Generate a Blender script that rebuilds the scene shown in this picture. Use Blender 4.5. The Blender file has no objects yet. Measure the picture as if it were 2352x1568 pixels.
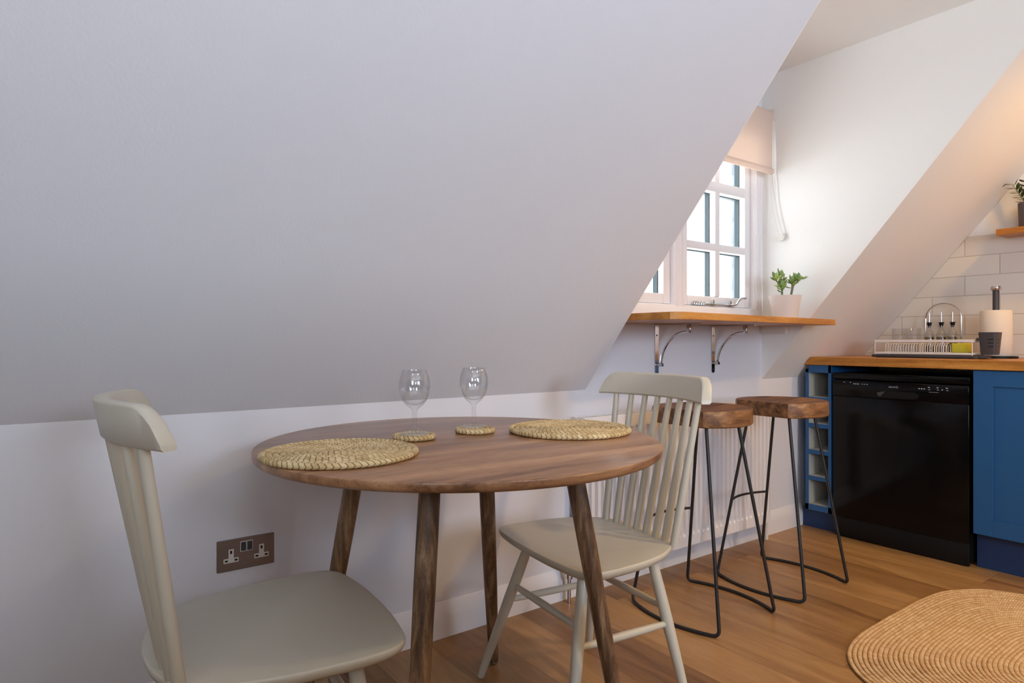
import bpy, bmesh, math, random
from mathutils import Vector, Matrix
random.seed(7)
PI = math.pi
S = bpy.context.scene
COL = S.collection
sin, cos = math.sin, math.cos

# ------------------------------------------------------------ main measures (metres)
YW = 1.8754      # plane of the low wall and the dormer window
HK = 0.7993      # height of the low wall
T = 1.194        # rise of the sloping ceiling
X1, X2 = 1.7411, 2.9627   # dormer cheeks
ZC = 2.335       # flat ceiling
XT = 3.842       # tiled kitchen wall
XL, YB = -1.9, -2.7       # unseen far sides of the room
def slope_y(z): return YW - (z - HK) / T
def slope_z(y): return HK + (YW - y) * T

# ------------------------------------------------------------ materials
def lin(c):
    return tuple(((x/255)/12.92 if x/255 <= 0.04045 else ((x/255+0.055)/1.055)**2.4) for x in c) + (1,)
class NT:
    def __init__(s, name):
        s.m = bpy.data.materials.new(name); s.m.use_nodes = True
        s.t = s.m.node_tree; s.n = s.t.nodes; s.n.clear()
        s.out = s.n.new('ShaderNodeOutputMaterial')
    def add(s, typ, inp=None, **kw):
        n = s.n.new(typ)
        for k, v in kw.items(): setattr(n, k, v)
        for k, v in (inp or {}).items(): s.set(n, k, v)
        return n
    def set(s, n, k, v):
        if isinstance(v, bpy.types.NodeSocket): s.t.links.new(v, n.inputs[k])
        else: n.inputs[k].default_value = v
    def bsdf(s, base, rough=0.5, metal=0.0, bump=None, bstr=0.2, bdist=0.01, **extra):
        p = s.add('ShaderNodeBsdfPrincipled', {'Base Color': base, 'Roughness': rough, 'Metallic': metal})
        for k, v in extra.items(): s.set(p, k.replace('_', ' '), v)
        if bump is not None:
            b = s.add('ShaderNodeBump', {'Strength': bstr, 'Distance': bdist, 'Height': bump})
            s.set(p, 'Normal', b.outputs[0])
        s.t.links.new(p.outputs[0], s.out.inputs[0]); return s.m
    def coord(s, which='Object', scale=(1,1,1), rot=(0,0,0), loc=(0,0,0)):
        c = s.add('ShaderNodeTexCoord'); m = s.add('ShaderNodeMapping', {'Vector': c.outputs[which], 'Scale': scale, 'Rotation': rot, 'Location': loc})
        return m.outputs[0]
    def noise(s, vec, scale, detail=4, rough=0.5, dist=0.0):
        return s.add('ShaderNodeTexNoise', {'Vector': vec, 'Scale': scale, 'Detail': detail, 'Roughness': rough, 'Distortion': dist}).outputs['Fac']
    def ramp(s, fac, stops):
        r = s.add('ShaderNodeValToRGB', {'Fac': fac}); e = r.color_ramp.elements
        while len(e) < len(stops): e.new(0.5)
        for i, (p, c) in enumerate(stops): e[i].position = p; e[i].color = c
        return r.outputs[0]
    def math(s, op, a, b=0.0, c=0.0):
        return s.add('ShaderNodeMath', {0: a, 1: b, 2: c}, operation=op).outputs[0]
    def mix(s, fac, a, b, mode='MIX'):
        n = s.add('ShaderNodeMix', data_type='RGBA', blend_type=mode)
        s.set(n, 0, fac); s.set(n, 6, a); s.set(n, 7, b); return n.outputs[2]

def paint(name, c, rough=0.55, bs=0.0, scale=180, dist=0.0015):
    t = NT(name); v = t.coord('Object')
    if bs:
        h = t.math('ADD', t.noise(v, scale, 3), t.math('MULTIPLY', t.noise(v, scale*0.12, 2), 0.6))
        return t.bsdf(lin(c), rough, bump=h, bstr=bs, bdist=dist)
    return t.bsdf(lin(c), rough)
def wood(name, cols, axis='X', scale=1.0, rough=0.4, ring=9.0, bump=0.08, streak=(0.45, 0.6), grainy=1.0):
    t = NT(name); st = {'X': (0.09, 1, 1), 'Y': (1, 0.09, 1), 'Z': (1, 1, 0.09)}[axis]
    v = t.coord('Object', scale=tuple(x*scale for x in st))
    a = t.noise(v, ring, 5, 0.6, 0.6)
    f = t.noise(v, ring*14, 3, 0.6)
    fac = t.math('ADD', t.math('MULTIPLY', a, 0.8), t.math('MULTIPLY', f, 0.22*grainy))
    n = len(cols)
    col = t.ramp(fac, [(0.33 + 0.36*i/(n-1), lin(c)) for i, c in enumerate(cols)])
    pores = t.ramp(t.noise(v, ring*30, 2), [(0.34, (0.55, 0.5, 0.45, 1)), (0.46, (1, 1, 1, 1))])
    col = t.mix(0.5, col, t.mix(1.0, col, pores, 'MULTIPLY'))
    return t.bsdf(col, rough, bump=f, bstr=bump, bdist=0.002)
def simple(name, c, rough=0.4, metal=0.0, **kw):
    return NT(name).bsdf(lin(c), rough, metal, **kw)

M = {}
M['wall'] = paint('wall paint', (222, 223, 230), 0.6, 0.10, 240)
M['far'] = paint('taupe wall paint', (112, 106, 102), 0.7)
M['slope'] = paint('sloping ceiling paint', (218, 219, 224), 0.6, 0.32, 150, 0.002)
M['dormer'] = paint('dormer paint', (230, 229, 226), 0.6, 0.06, 240)
M['trim'] = paint('gloss trim paint', (232, 230, 232), 0.32)
M['upvc'] = paint('white window frame', (236, 234, 236), 0.28)
M['chair'] = paint('stone grey chair paint', (194, 188, 172), 0.36, 0.04, 60)
M['table'] = wood('mango wood tabletop', [(96, 64, 42), (140, 100, 70), (170, 128, 92), (198, 160, 120)], 'X', 1.3, 0.28, 8.0)
M['tableleg'] = wood('mango wood leg', [(58, 40, 27), (90, 65, 45), (132, 102, 75), (176, 148, 116)], 'Z', 2.0, 0.45, 22.0, 0.2)
M['stool'] = wood('rough acacia seat', [(46, 28, 17), (96, 62, 36), (138, 96, 58), (172, 130, 84)], 'X', 2.4, 0.5, 14.0, 0.3)
M['oakY'] = wood('oiled oak worktop', [(146, 88, 28), (184, 122, 46), (204, 144, 66)], 'Y', 1.4, 0.38, 14.0)
M['oakX'] = wood('oiled oak shelf', [(146, 88, 28), (184, 122, 46), (204, 146, 70)], 'X', 1.4, 0.38, 14.0)
M['blackmetal'] = simple('black powder coat', (30, 30, 31), 0.45)
M['chrome'] = simple('polished chrome', (200, 200, 205), 0.08, 1.0)
M['steel'] = simple('brushed steel', (150, 138, 134), 0.32, 0.75)
M['blackgloss'] = simple('black gloss enamel', (8, 8, 10), 0.16, Specular_IOR_Level=0.22)
M['blackmatt'] = simple('black matt plastic', (12, 12, 13), 0.5, Specular_IOR_Level=0.25)
M['hole'] = simple('dark void', (4, 4, 5), 0.9)
M['grey'] = simple('dark grey plastic', (62, 60, 62), 0.5)
M['whiteplastic'] = simple('white plastic', (214, 208, 200), 0.4)
M['wire'] = simple('white coated wire', (222, 216, 210), 0.35)
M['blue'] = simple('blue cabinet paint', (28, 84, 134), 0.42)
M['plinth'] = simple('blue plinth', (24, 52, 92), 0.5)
M['cream'] = simple('grey cabinet lining', (176, 176, 168), 0.5)
M['paper'] = paint('kitchen paper', (226, 214, 198), 0.9, 0.3, 90)
M['yellow'] = paint('yellow sponge', (214, 202, 60), 0.8, 0.4, 300)
M['ink'] = simple('printed grey lettering', (170, 172, 176), 0.5)
M['soil'] = paint('potting soil', (60, 44, 34), 0.95, 0.6, 200)
M['pot'] = paint('stone white pot', (206, 198, 194), 0.65, 0.1, 120)
M['greypot'] = paint('grey pot', (96, 90, 92), 0.6)
M['fabric'] = NT('cream blind fabric').m
def blind_mat():
    t = NT('cream blind fabric weave'); v = t.coord('Object', scale=(900, 900, 900))
    w = t.noise(v, 1.0, 1)
    d = t.add('ShaderNodeBsdfDiffuse', {'Color': lin((236, 222, 212))}); tr = t.add('ShaderNodeBsdfTranslucent', {'Color': lin((240, 222, 206))})
    b = t.add('ShaderNodeBump', {'Strength': 0.1, 'Distance': 0.0005, 'Height': w}); t.set(d, 'Normal', b.outputs[0])
    mx = t.add('ShaderNodeMixShader', {0: 0.38, 1: d.outputs[0], 2: tr.outputs[0]}); t.t.links.new(mx.outputs[0], t.out.inputs[0]); return t.m
M['fabric'] = blind_mat()
def glass_mat(name, col=(1, 1, 1, 1), ior=1.46):
    t = NT(name); g = t.add('ShaderNodeBsdfGlass', {'Color': col, 'Roughness': 0.0, 'IOR': ior}); t.t.links.new(g.outputs[0], t.out.inputs[0]); return t.m

def thin_mat(name, col, base=0.03, edge=0.7, power=4.0):
    # thin clear sheet: mirror-like sheen that grows with the viewing angle, same from either side
    t = NT(name); tr = t.add('ShaderNodeBsdfTransparent', {'Color': col}); g = t.add('ShaderNodeBsdfGlossy', {'Roughness': 0.0})
    lw = t.add('ShaderNodeLayerWeight', {'Blend': 0.5}); f = t.math('ADD', t.math('MULTIPLY', t.math('POWER', lw.outputs['Facing'], power), edge), base)
    mx = t.add('ShaderNodeMixShader', {0: f, 1: tr.outputs[0], 2: g.outputs[0]}); t.t.links.new(mx.outputs[0], t.out.inputs[0]); return t.m
M['pane'] = thin_mat('window pane', (0.97, 0.985, 0.98, 1), 0.02, 0.35, 4.0)
M['glass'] = thin_mat('clear drinking glass', (0.975, 0.98, 0.985, 1), 0.06, 0.60, 3.0)
M['oil'] = thin_mat('olive oil', lin((190, 176, 70)), 0.04, 0.4, 3.0)
M['spacer'] = simple('dark blue glazing spacer', (30, 52, 60), 0.6)
M['slate'] = paint('grey hung slate', (118, 124, 132), 0.8, 0.4, 60, 0.004)
def tiles_mat():
    t = NT('white metro tiles'); c = t.add('ShaderNodeTexCoord'); sx = t.add('ShaderNodeSeparateXYZ', {0: c.outputs['Object']})
    u = t.math('SUBTRACT', sx.outputs[1], 1.275 - 3.0); w = t.math('SUBTRACT', sx.outputs[2], 1.0261 - 0.3021)
    vec = t.add('ShaderNodeCombineXYZ', {0: u, 1: w})
    br = t.add('ShaderNodeTexBrick', {'Vector': vec.outputs[0], 'Scale': 1.0, 'Color1': lin((218, 214, 206)), 'Color2': lin((211, 207, 200)), 'Mortar': lin((186, 178, 168)),
        'Mortar Size': 0.0022, 'Mortar Smooth': 0.25, 'Brick Width': 0.30, 'Row Height': 0.1007}, offset=0.5)
    h = t.math('SUBTRACT', 1.0, br.outputs['Fac'])
    return t.bsdf(br.outputs['Color'], 0.16, bump=h, bstr=0.6, bdist=0.002)
M['tiles'] = tiles_mat()
def floor_mat():
    t = NT('oak laminate planks'); c = t.add('ShaderNodeTexCoord'); sx = t.add('ShaderNodeSeparateXYZ', {0: c.outputs['Object']})
    vec = t.add('ShaderNodeCombineXYZ', {0: sx.outputs[1], 1: sx.outputs[0]})
    off = t.add('ShaderNodeMapping', {'Vector': vec.outputs[0], 'Location': (5.13, 5.06, 0)})
    def brick(c1, c2, mort, ms):
        return t.add('ShaderNodeTexBrick', {'Vector': off.outputs[0], 'Scale': 1.0, 'Color1': c1, 'Color2': c2, 'Mortar': mort, 'Mortar Size': ms, 'Mortar Smooth': 0.1, 'Brick Width': 1.22, 'Row Height': 0.19, 'Bias': 0.0}, offset=0.37)
    b = brick((0, 0, 0, 1), (1, 1, 1, 1), (0.0, 0.0, 0.0, 1), 0.0008)
    jump = t.math('MULTIPLY', b.outputs['Color'], 7.0)
    v3 = t.add('ShaderNodeCombineXYZ', {0: t.math('ADD', sx.outputs[0], jump), 1: t.math('MULTIPLY', sx.outputs[1], 0.13), 2: jump})
    g1 = t.noise(v3.outputs[0], 9.0, 6, 0.62, 0.9); g2 = t.noise(v3.outputs[0], 120.0, 3, 0.6)
    fac = t.math('ADD', t.math('MULTIPLY', g1, 0.85), t.math('MULTIPLY', g2, 0.15))
    col = t.ramp(fac, [(0.25, lin((120, 86, 50))), (0.42, lin((152, 114, 70))), (0.55, lin((172, 134, 86))), (0.75, lin((194, 156, 106)))])
    tint = t.ramp(b.outputs['Color'], [(0.0, lin((204, 192, 182))), (1.0, lin((255, 250, 244)))])
    col = t.mix(1.0, col, tint, 'MULTIPLY')
    knot = t.ramp(t.noise(v3.outputs[0], 3.2, 3, 0.5, 1.5), [(0.30, lin((120, 90, 70))), (0.41, (1, 1, 1, 1))])
    col = t.mix(0.8, col, t.mix(1.0, col, knot, 'MULTIPLY'))
    col = t.mix(t.math('MULTIPLY', b.outputs['Fac'], 0.55), col, lin((60, 38, 20)))
    return t.bsdf(col, 0.36, bump=t.math('SUBTRACT', g2, b.outputs['Fac']), bstr=0.12, bdist=0.002)
M['floor'] = floor_mat()
def coil_mat(name, cols, groove, vary=0.42, nzs=30.0):
    # wrapped-straw look: u counts the wraps along a coil, v is the coil number plus the way round it
    t = NT(name); c = t.add('ShaderNodeTexCoord'); sx = t.add('ShaderNodeSeparateXYZ', {0: c.outputs['UV']})
    u, v = sx.outputs[0], sx.outputs[1]
    fr = t.math('FRACT', u); cell = t.add('ShaderNodeCombineXYZ', {0: t.math('FLOOR', u), 1: t.math('FLOOR', v)})
    wn = t.add('ShaderNodeTexWhiteNoise', {'Vector': cell.outputs[0]}, noise_dimensions='3D').outputs['Value']
    ob = t.coord('Object'); nz = t.noise(ob, nzs, 4)
    fac = t.math('ADD', t.math('MULTIPLY', wn, vary), t.math('MULTIPLY', nz, 1.1-vary))
    col = t.ramp(fac, [(0.15, lin(cols[0])), (0.45, lin(cols[1])), (0.8, lin(cols[2]))])
    edge = t.ramp(t.math('ABSOLUTE', t.math('SUBTRACT', fr, 0.5)), [(0.36, (1, 1, 1, 1)), (0.5, lin(groove))])
    col = t.mix(1.0, col, edge, 'MULTIPLY')
    return t.bsdf(col, 0.65, bump=t.noise(ob, 420.0, 2), bstr=0.35, bdist=0.001)
M['seagrass'] = coil_mat('seagrass coil', [(160, 128, 82), (198, 172, 122), (222, 202, 158)], (96, 72, 40))
M['jute'] = coil_mat('braided jute', [(176, 136, 90), (200, 164, 116), (218, 188, 144)], (170, 128, 86), 0.35, 60.0)
def leaf_mat(name, a, b):
    t = NT(name); v = t.coord('Object'); col = t.ramp(t.noise(v, 22.0, 2), [(0.35, lin(a)), (0.65, lin(b))])
    return t.bsdf(col, 0.4, Subsurface_Weight=0.05)
M['leaf'] = leaf_mat('jade leaf', (92, 132, 84), (160, 180, 88))
M['stem'] = leaf_mat('jade stem', (96, 110, 80), (128, 132, 104))
M['darkleaf'] = leaf_mat('dark glossy leaf', (22, 40, 20), (48, 70, 32))

# ------------------------------------------------------------ mesh helpers
def finish(me, smooth, ang=35):
    if smooth:
        me.polygons.foreach_set('use_smooth', [True]*len(me.polygons))
        bm = bmesh.new(); bm.from_mesh(me)
        for e in bm.edges:
            if len(e.link_faces) == 2 and e.calc_face_angle(0) > math.radians(ang): e.smooth = False
        bm.to_mesh(me); bm.free()
def obj(name, bm, mat, parent=None, smooth=True, world=False, ang=35):
    if parent is not None and world:
        bm.transform(parent.matrix_basis.inverted())
    bmesh.ops.recalc_face_normals(bm, faces=bm.faces)
    me = bpy.data.meshes.new(name); bm.to_mesh(me); bm.free()
    me.materials.append(mat); finish(me, smooth, ang)
    o = bpy.data.objects.new(name, me); COL.objects.link(o)
    if parent is not None:
        o.parent = parent
        o.matrix_local = parent.matrix_basis.inverted() if (world and parent.type == 'MESH') else Matrix()
    return o
def sub(name, bm, mat, part, root, **kw):
    """a sub-part: built in the space of the thing's root, parented to a part that sits at the root's origin"""
    o = obj(name, bm, mat, None, **kw); o.parent = part; return o
def tag(o, label, cat, group=None):
    o['label'] = label; o['category'] = cat
    if group: o['group'] = group
    return o
def thing(name, label, cat, loc=(0, 0, 0), rz=0.0, group=None):
    o = bpy.data.objects.new(name, None); COL.objects.link(o); o.empty_display_size = 0.1
    o.location = loc; o.rotation_euler = (0, 0, rz)
    o.matrix_basis = Matrix.Translation(loc) @ Matrix.Rotation(rz, 4, 'Z')
    return tag(o, label, cat, group)
def struct(name, bm, mat, **kw):
    o = obj(name, bm, mat, **kw); o['kind'] = 'structure'; return o
def dup(root, loc, rz, label, name=None):
    r = root.copy(); COL.objects.link(r); r.location = loc; r.rotation_euler = (0, 0, rz); r['label'] = label
    def rec(src, dst):
        for ch in [c for c in list(src.children)]:
            c = ch.copy(); COL.objects.link(c); c.parent = dst; rec(ch, c)
    rec(root, r); return r
def box(bm, x0, x1, y0, y1, z0, z1, bev=0.0, seg=2):
    r = bmesh.ops.create_cube(bm, size=1.0)
    vs = r['verts']
    for v in vs:
        v.co = Vector(((x0+x1)/2 + v.co.x*(x1-x0), (y0+y1)/2 + v.co.y*(y1-y0), (z0+z1)/2 + v.co.z*(z1-z0)))
    if bev:
        es = list({e for v in vs for e in v.link_edges})
        bmesh.ops.bevel(bm, geom=es, offset=bev, segments=seg, profile=0.5, affect='EDGES')
    return bm
def B(*a, **k): return box(bmesh.new(), *a, **k)
def prism(pts, axis, a0, a1, bm=None, bev=0.0, seg=2):
    """polygon pts extruded along an axis; pts are in the two other axes in x,y,z order"""
    bm = bm or bmesh.new()
    def P(p, a):
        return Vector((a, p[0], p[1])) if axis == 'X' else Vector((p[0], a, p[1])) if axis == 'Y' else Vector((p[0], p[1], a))
    lo = [bm.verts.new(P(p, a0)) for p in pts]; hi = [bm.verts.new(P(p, a1)) for p in pts]
    n = len(pts); fs = [bm.faces.new(lo), bm.faces.new(hi[::-1])]
    for i in range(n): fs.append(bm.faces.new((lo[i], lo[(i+1) % n], hi[(i+1) % n], hi[i])))
    bmesh.ops.recalc_face_normals(bm, faces=fs)
    if bev:
        es = [e for e in {e for f in fs[:2] for e in f.edges}]
        bmesh.ops.bevel(bm, geom=es, offset=bev, segments=seg, profile=0.5, affect='EDGES')
    return bm
def tube(pts, r, seg=12, bm=None, closed=False, cap=True, flat=1.0):
    """sweep a circle along a list of points; r is a number or one per point"""
    bm = bm or bmesh.new(); pts = [Vector(p) for p in pts]; n = len(pts)
    rs = r if isinstance(r, (list, tuple)) else [r]*n
    rings = []; up = None
    for i, p in enumerate(pts):
        a = pts[(i-1) % n] if (closed or i > 0) else p; b = pts[(i+1) % n] if (closed or i < n-1) else p
        t = (b-a).normalized()
        if up is None:
            up = Vector((0, 0, 1)) if abs(t.z) < 0.9 else Vector((1, 0, 0))
        s = t.cross(up).normalized(); up = s.cross(t).normalized()
        rings.append([bm.verts.new(p + (s*cos(2*PI*k/seg) + up*sin(2*PI*k/seg)*flat)*rs[i]) for k in range(seg)])
    m = n if closed else n-1
    for i in range(m):
        A, C = rings[i], rings[(i+1) % n]
        for k in range(seg): bm.faces.new((A[k], A[(k+1) % seg], C[(k+1) % seg], C[k]))
    if cap and not closed:
        bm.faces.new(rings[0][::-1]); bm.faces.new(rings[-1])
    return bm
def lathe(prof, seg=32, bm=None, c=(0, 0, 0)):
    bm = bm or bmesh.new(); rings = []
    for (r, z) in prof:
        if r < 1e-6: rings.append([bm.verts.new((c[0], c[1], c[2]+z))])
        else: rings.append([bm.verts.new((c[0]+r*cos(2*PI*k/seg), c[1]+r*sin(2*PI*k/seg), c[2]+z)) for k in range(seg)])
    for A, C in zip(rings, rings[1:]):
        for k in range(seg):
            k2 = (k+1) % seg
            if len(A) == 1 and len(C) == 1: continue
            if len(A) == 1: bm.faces.new((A[0], C[k2], C[k]))
            elif len(C) == 1: bm.faces.new((A[k], A[k2], C[0]))
            else: bm.faces.new((A[k], A[k2], C[k2], C[k]))
    return bm
def cyl(p0, p1, r0, r1=None, seg=16, bm=None): return tube([p0, p1], [r0, r0 if r1 is None else r1], seg, bm)
def smooth_closed(pts, n=6):
    out = []; m = len(pts)
    for i in range(m):
        p0, p1, p2, p3 = (Vector(pts[(i+k-1) % m]) for k in range(4))
        for j in range(n):
            t = j/n
            out.append(0.5*((2*p1) + (-p0+p2)*t + (2*p0-5*p1+4*p2-p3)*t*t + (-p0+3*p1-3*p2+p3)*t**3))
    return out
def smooth_open(pts, n=6):
    pts = [Vector(p) for p in pts]; q = [2*pts[0]-pts[1]] + pts + [2*pts[-1]-pts[-2]]; out = []
    for i in range(1, len(q)-2):
        p0, p1, p2, p3 = q[i-1:i+3]
        for j in range(n):
            t = j/n; out.append(0.5*((2*p1) + (-p0+p2)*t + (2*p0-5*p1+4*p2-p3)*t*t + (-p0+3*p1-3*p2+p3)*t**3))
    out.append(pts[-1]); return out
def plate(outline, rings, bm=None):
    """closed outline (2D) lofted through rings of (scale, z); both ends capped"""
    bm = bm or bmesh.new(); R = []
    for s, z in rings: R.append([bm.verts.new((p[0]*s, p[1]*s, z(p[0]*s, p[1]*s) if callable(z) else z)) for p in outline])
    n = len(outline)
    for A, C in zip(R, R[1:]):
        for k in range(n): bm.faces.new((A[k], A[(k+1) % n], C[(k+1) % n], C[k]))
    for ring, flip in ((R[0], True), (R[-1], False)):
        bm.faces.new(ring[::-1] if flip else ring)
    return bm
def rrect(x0, x1, y0, y1, r, n=6):
    pts = []
    for cx, cy, a0 in ((x1-r, y1-r, 0), (x0+r, y1-r, 90), (x0+r, y0+r, 180), (x1-r, y0+r, 270)):
        for k in range(n+1):
            a = math.radians(a0 + 90*k/n); pts.append((cx + r*cos(a), cy + r*sin(a)))
    return pts
def uvmesh(name, verts, faces, uvs, mat, parent=None):
    me = bpy.data.meshes.new(name); me.from_pydata(verts, [], faces); l = me.uv_layers.new(name='UVMap')
    flat = [c for f in uvs for uv in f for c in uv]; l.data.foreach_set('uv', flat)
    me.polygons.foreach_set('use_smooth', [True]*len(me.polygons)); me.materials.append(mat); me.update()
    o = bpy.data.objects.new(name, me); COL.objects.link(o)
    if parent is not None: o.parent = parent
    return o

# ------------------------------------------------------------ the room
struct('floor', B(XL-0.2, XT+0.2, YB-0.2, YW+0.25, -0.1, 0.0), M['floor'], smooth=False)
TH = 0.12
# low wall with the dormer front above it; the window opening stays free
WZ0, WZ1, WX0, WX1 = 1.098, 2.06, X1+0.0005, X2-0.0005
bm = B(XL, XT+0.1, YW, YW+0.2, -0.05, HK)
box(bm, X1-0.004, X2+0.004, YW, YW+0.2, HK, WZ0); box(bm, X1-0.004, X2+0.004, YW, YW+0.2, WZ1, ZC+0.1)
struct('wall_rear', bm, M['wall'], smooth=False)
def slope_slab(x0, x1):
    n = Vector((0, T, 1)).normalized()*TH
    pts = [(YW, HK), (slope_y(ZC), ZC), (slope_y(ZC)+n.y, ZC+n.z), (YW+n.y+0.05, HK+n.z-0.05*T)]
    return prism(pts, 'X', x0, x1)
struct('ceiling', slope_slab(XL, X1-0.004), M['slope'], smooth=False)
struct('ceiling', slope_slab(X2+0.004, XT+0.1), M['dormer'], smooth=False)
bm = B(XL, XT+0.1, YB, slope_y(ZC), ZC, ZC+0.12); box(bm, X1-0.004, X2+0.004, slope_y(ZC), YW+0.2, ZC, ZC+0.12)
struct('ceiling', bm, M['dormer'], smooth=False)
tri = [(YW, HK), (slope_y(ZC), ZC), (YW, ZC)]
struct('wall_dormer_left', prism(tri, 'X', X1-0.004, X1), M['dormer'], smooth=False)
struct('wall_dormer_right', prism(tri, 'X', X2, X2+0.004), M['dormer'], smooth=False)
bm = B(XT+0.008, XT+0.15, YB, YW+0.2, 0, ZC)
struct('wall_right', bm, M['dormer'], smooth=False)
LY, LZ = (-2.2, -0.9), (1.25, 2.15)  # added unseen opening, lets daylight onto the dormer cheek and ceiling
bm = B(XL-0.12, XL, YB, LY[0], 0, ZC); box(bm, XL-0.12, XL, LY[1], YW+0.2, 0, ZC); box(bm, XL-0.12, XL, LY[0], LY[1], 0, LZ[0]); box(bm, XL-0.12, XL, LY[0], LY[1], LZ[1], ZC)
struct('wall_left', bm, M['far'], smooth=False)
# added unseen half-height wall, keeps window light off the lower left wall and floor
struct('wall_partition', B(XL, 0.95, -0.55, -0.45, 0, 1.10), M['far'], smooth=False)
# wall behind the camera with its two windows
BW = [(-1.35, -0.25), (0.35, 1.45)]; BZ = (0.95, 2.1)
bm = bmesh.new()
xs = [XL, BW[0][0], BW[0][1], BW[1][0], BW[1][1], XT+0.1]
for a, b in ((0, 1), (2, 3), (4, 5)): box(bm, xs[a], xs[b], YB-0.12, YB, 0, ZC)
for a, b in BW: box(bm, a, b, YB-0.12, YB, 0, BZ[0]); box(bm, a, b, YB-0.12, YB, BZ[1], ZC)
struct('wall_back', bm, M['far'], smooth=False)
for i, (a, b) in enumerate(BW):
    bm = bmesh.new()
    for x0, x1, z0, z1 in ((a, a+0.06, *BZ), (b-0.06, b, *BZ), (a+0.06, b-0.06, BZ[0], BZ[0]+0.06), (a+0.06, b-0.06, BZ[1]-0.06, BZ[1]), ((a+b)/2-0.03, (a+b)/2+0.03, BZ[0]+0.06, BZ[1]-0.06)):
        box(bm, x0, x1, YB-0.09, YB-0.03, z0, z1, 0.004, 1)
    struct('window_%d' % (i+2), bm, M['upvc'], smooth=False)
# tiled splashback, bounded by the slope
zt0, zt1 = 0.912, 1.529
tl = [(YB+0.01, zt0), (slope_y(zt0)-0.002, zt0), (slope_y(zt1)-0.002, zt1), (YB+0.01, zt1)]
struct('trim_1', prism(tl, 'X', XT, XT+0.008), M['tiles'], smooth=False)
# skirting
prof = [(YW, 0.0), (YW-0.018, 0.0), (YW-0.018, 0.066)] + [(YW-0.018+0.013*(i/6)**1.6, 0.066+0.044*i/6) for i in range(1, 7)] + [(YW-0.003, 0.115), (YW, 0.116)]
struct('baseboard_rear', prism(prof, 'X', XL, 3.325), M['trim'], ang=30)

# ------------------------------------------------------------ dormer window
win = bpy.data.objects.new('window_1', None); COL.objects.link(win); win['kind'] = 'structure'
win.location = ((X1+X2)/2, YW, WZ0); win.matrix_basis = Matrix.Translation(win.location)
FY0, FY1 = YW-0.004, YW+0.07
def bars(rects, y0, y1, bev=0.006):
    bm = bmesh.new()
    for i, (x0, x1, z0, z1) in enumerate(rects): box(bm, x0, x1, y0-0.0004*i, y1+0.0004*i, z0, z1, bev, 2)
    return bm
ML, MR = 2.278, 2.348
LX0 = WX0+0.066; RX1 = 2.893
obj('window_frame', bars([(WX0, LX0, WZ0, WZ1), (RX1, WX1, WZ0, WZ1), (ML, MR, WZ0, WZ1), (WX0, WX1, WZ0, 1.157), (WX0, WX1, 2.0, WZ1)], FY0, FY1), M['upvc'], win, world=True)
# stepped mouldings of the frame
bmv = bmesh.new()
for x0, x1 in ((LX0-0.052, LX0-0.038), (LX0-0.02, LX0-0.008), (RX1+0.008, RX1+0.020), (RX1+0.036, RX1+0.050), (ML+0.012, ML+0.022), (MR-0.022, MR-0.012)):
    box(bmv, x0, x1, FY0-0.006, FY0+0.004, 1.150, 2.0, 0.003, 2)
obj('frame_moulding', bmv, M['upvc'], win, world=True)
def casement(x0, x1, z0, z1, nx):
    y0, y1 = YW+0.018, YW+0.062; st = 0.046
    xs = [x0+st, x1-st]; cols = []
    rects = [(x0, x0+st, z0, z1), (x1-st, x1, z0, z1), (x0+st, x1-st, z0, z0+st), (x0+st, x1-st, z1-st, z1)]
    w = x1-x0-2*st
    for k in range(1, nx):
        cx = x0+st+w*k/nx; rects.append((cx-0.019, cx+0.019, z0+st, z1-st))
    zb = [1.442, 1.733]; hb = [0.019, 0.026]
    for z, h in zip(zb, hb): rects.append((x0+st, x1-st, z-h, z+h))
    cs = obj('casement', bars(rects, y0, y1), M['upvc'], win, world=True)
    # dark spacer edge round each light
    bm = bmesh.new(); xe = [x0+st] + [x0+st+w*k/nx for k in range(1, nx)] + [x1-st]; ze = [z0+st] + zb + [z1-st]
    for i in range(nx):
        for j in range(3):
            a = xe[i] + (0.019 if i else 0); b = xe[i+1] - (0.019 if i < nx-1 else 0)
            c = ze[j] + (hb[j-1] if j else 0); d = ze[j+1] - (hb[j] if j < 2 else 0)
            for r in ((a, a+0.006, c, d), (b-0.006, b, c, d), (a, b, d-0.005, d)): box(bm, r[0], r[1], y1-0.012, y1+0.012, r[2], r[3])
    s = obj('glazing_spacer', bm, M['spacer'], cs); s.matrix_world = Matrix(); bpy_fix.append((s, win))
    p = obj('pane', B(x0+st, x1-st, y1-0.022, y1-0.018, z0+st, z1-st), M['pane'], cs, smooth=False); bpy_fix.append((p, win))
    return cs
bpy_fix = []
casement(LX0+0.003, ML-0.003, 1.160, 1.997, 2)
casement(MR+0.003, RX1-0.003, 1.160, 1.997, 2)
for o, w in bpy_fix: o.matrix_local = w.matrix_basis.inverted()
# casement stay along the bottom rail
bm = bmesh.new(); sy = YW+0.004
tube([(2.47, sy, 1.168), (2.60, sy-0.004, 1.166), (2.72, sy-0.006, 1.168)], [0.006, 0.005, 0.006], 10, bm)
tube(smooth_open([(2.72, sy-0.006, 1.168), (2.735, sy-0.012, 1.172), (2.745, sy-0.018, 1.190), (2.765, sy-0.022, 1.203), (2.80, sy-0.022, 1.204)], 4), 0.0045, 8, bm)
for k in range(5): lathe([(0, -0.008), (0.008, -0.008), (0.009, 0), (0.006, 0.007), (0, 0.009)], 10, bm, (2.425+k*0.017, sy-0.002, 1.170))
for x in (2.565, 2.70): cyl((x, sy-0.004, 1.157), (x, sy-0.004, 1.188), 0.004, seg=8, bm=bm); box(bm, x-0.018, x+0.018, sy-0.012, sy+0.012, 1.1565, 1.160)
obj('casement_stay', bm, M['chrome'], win, world=True)
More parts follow.
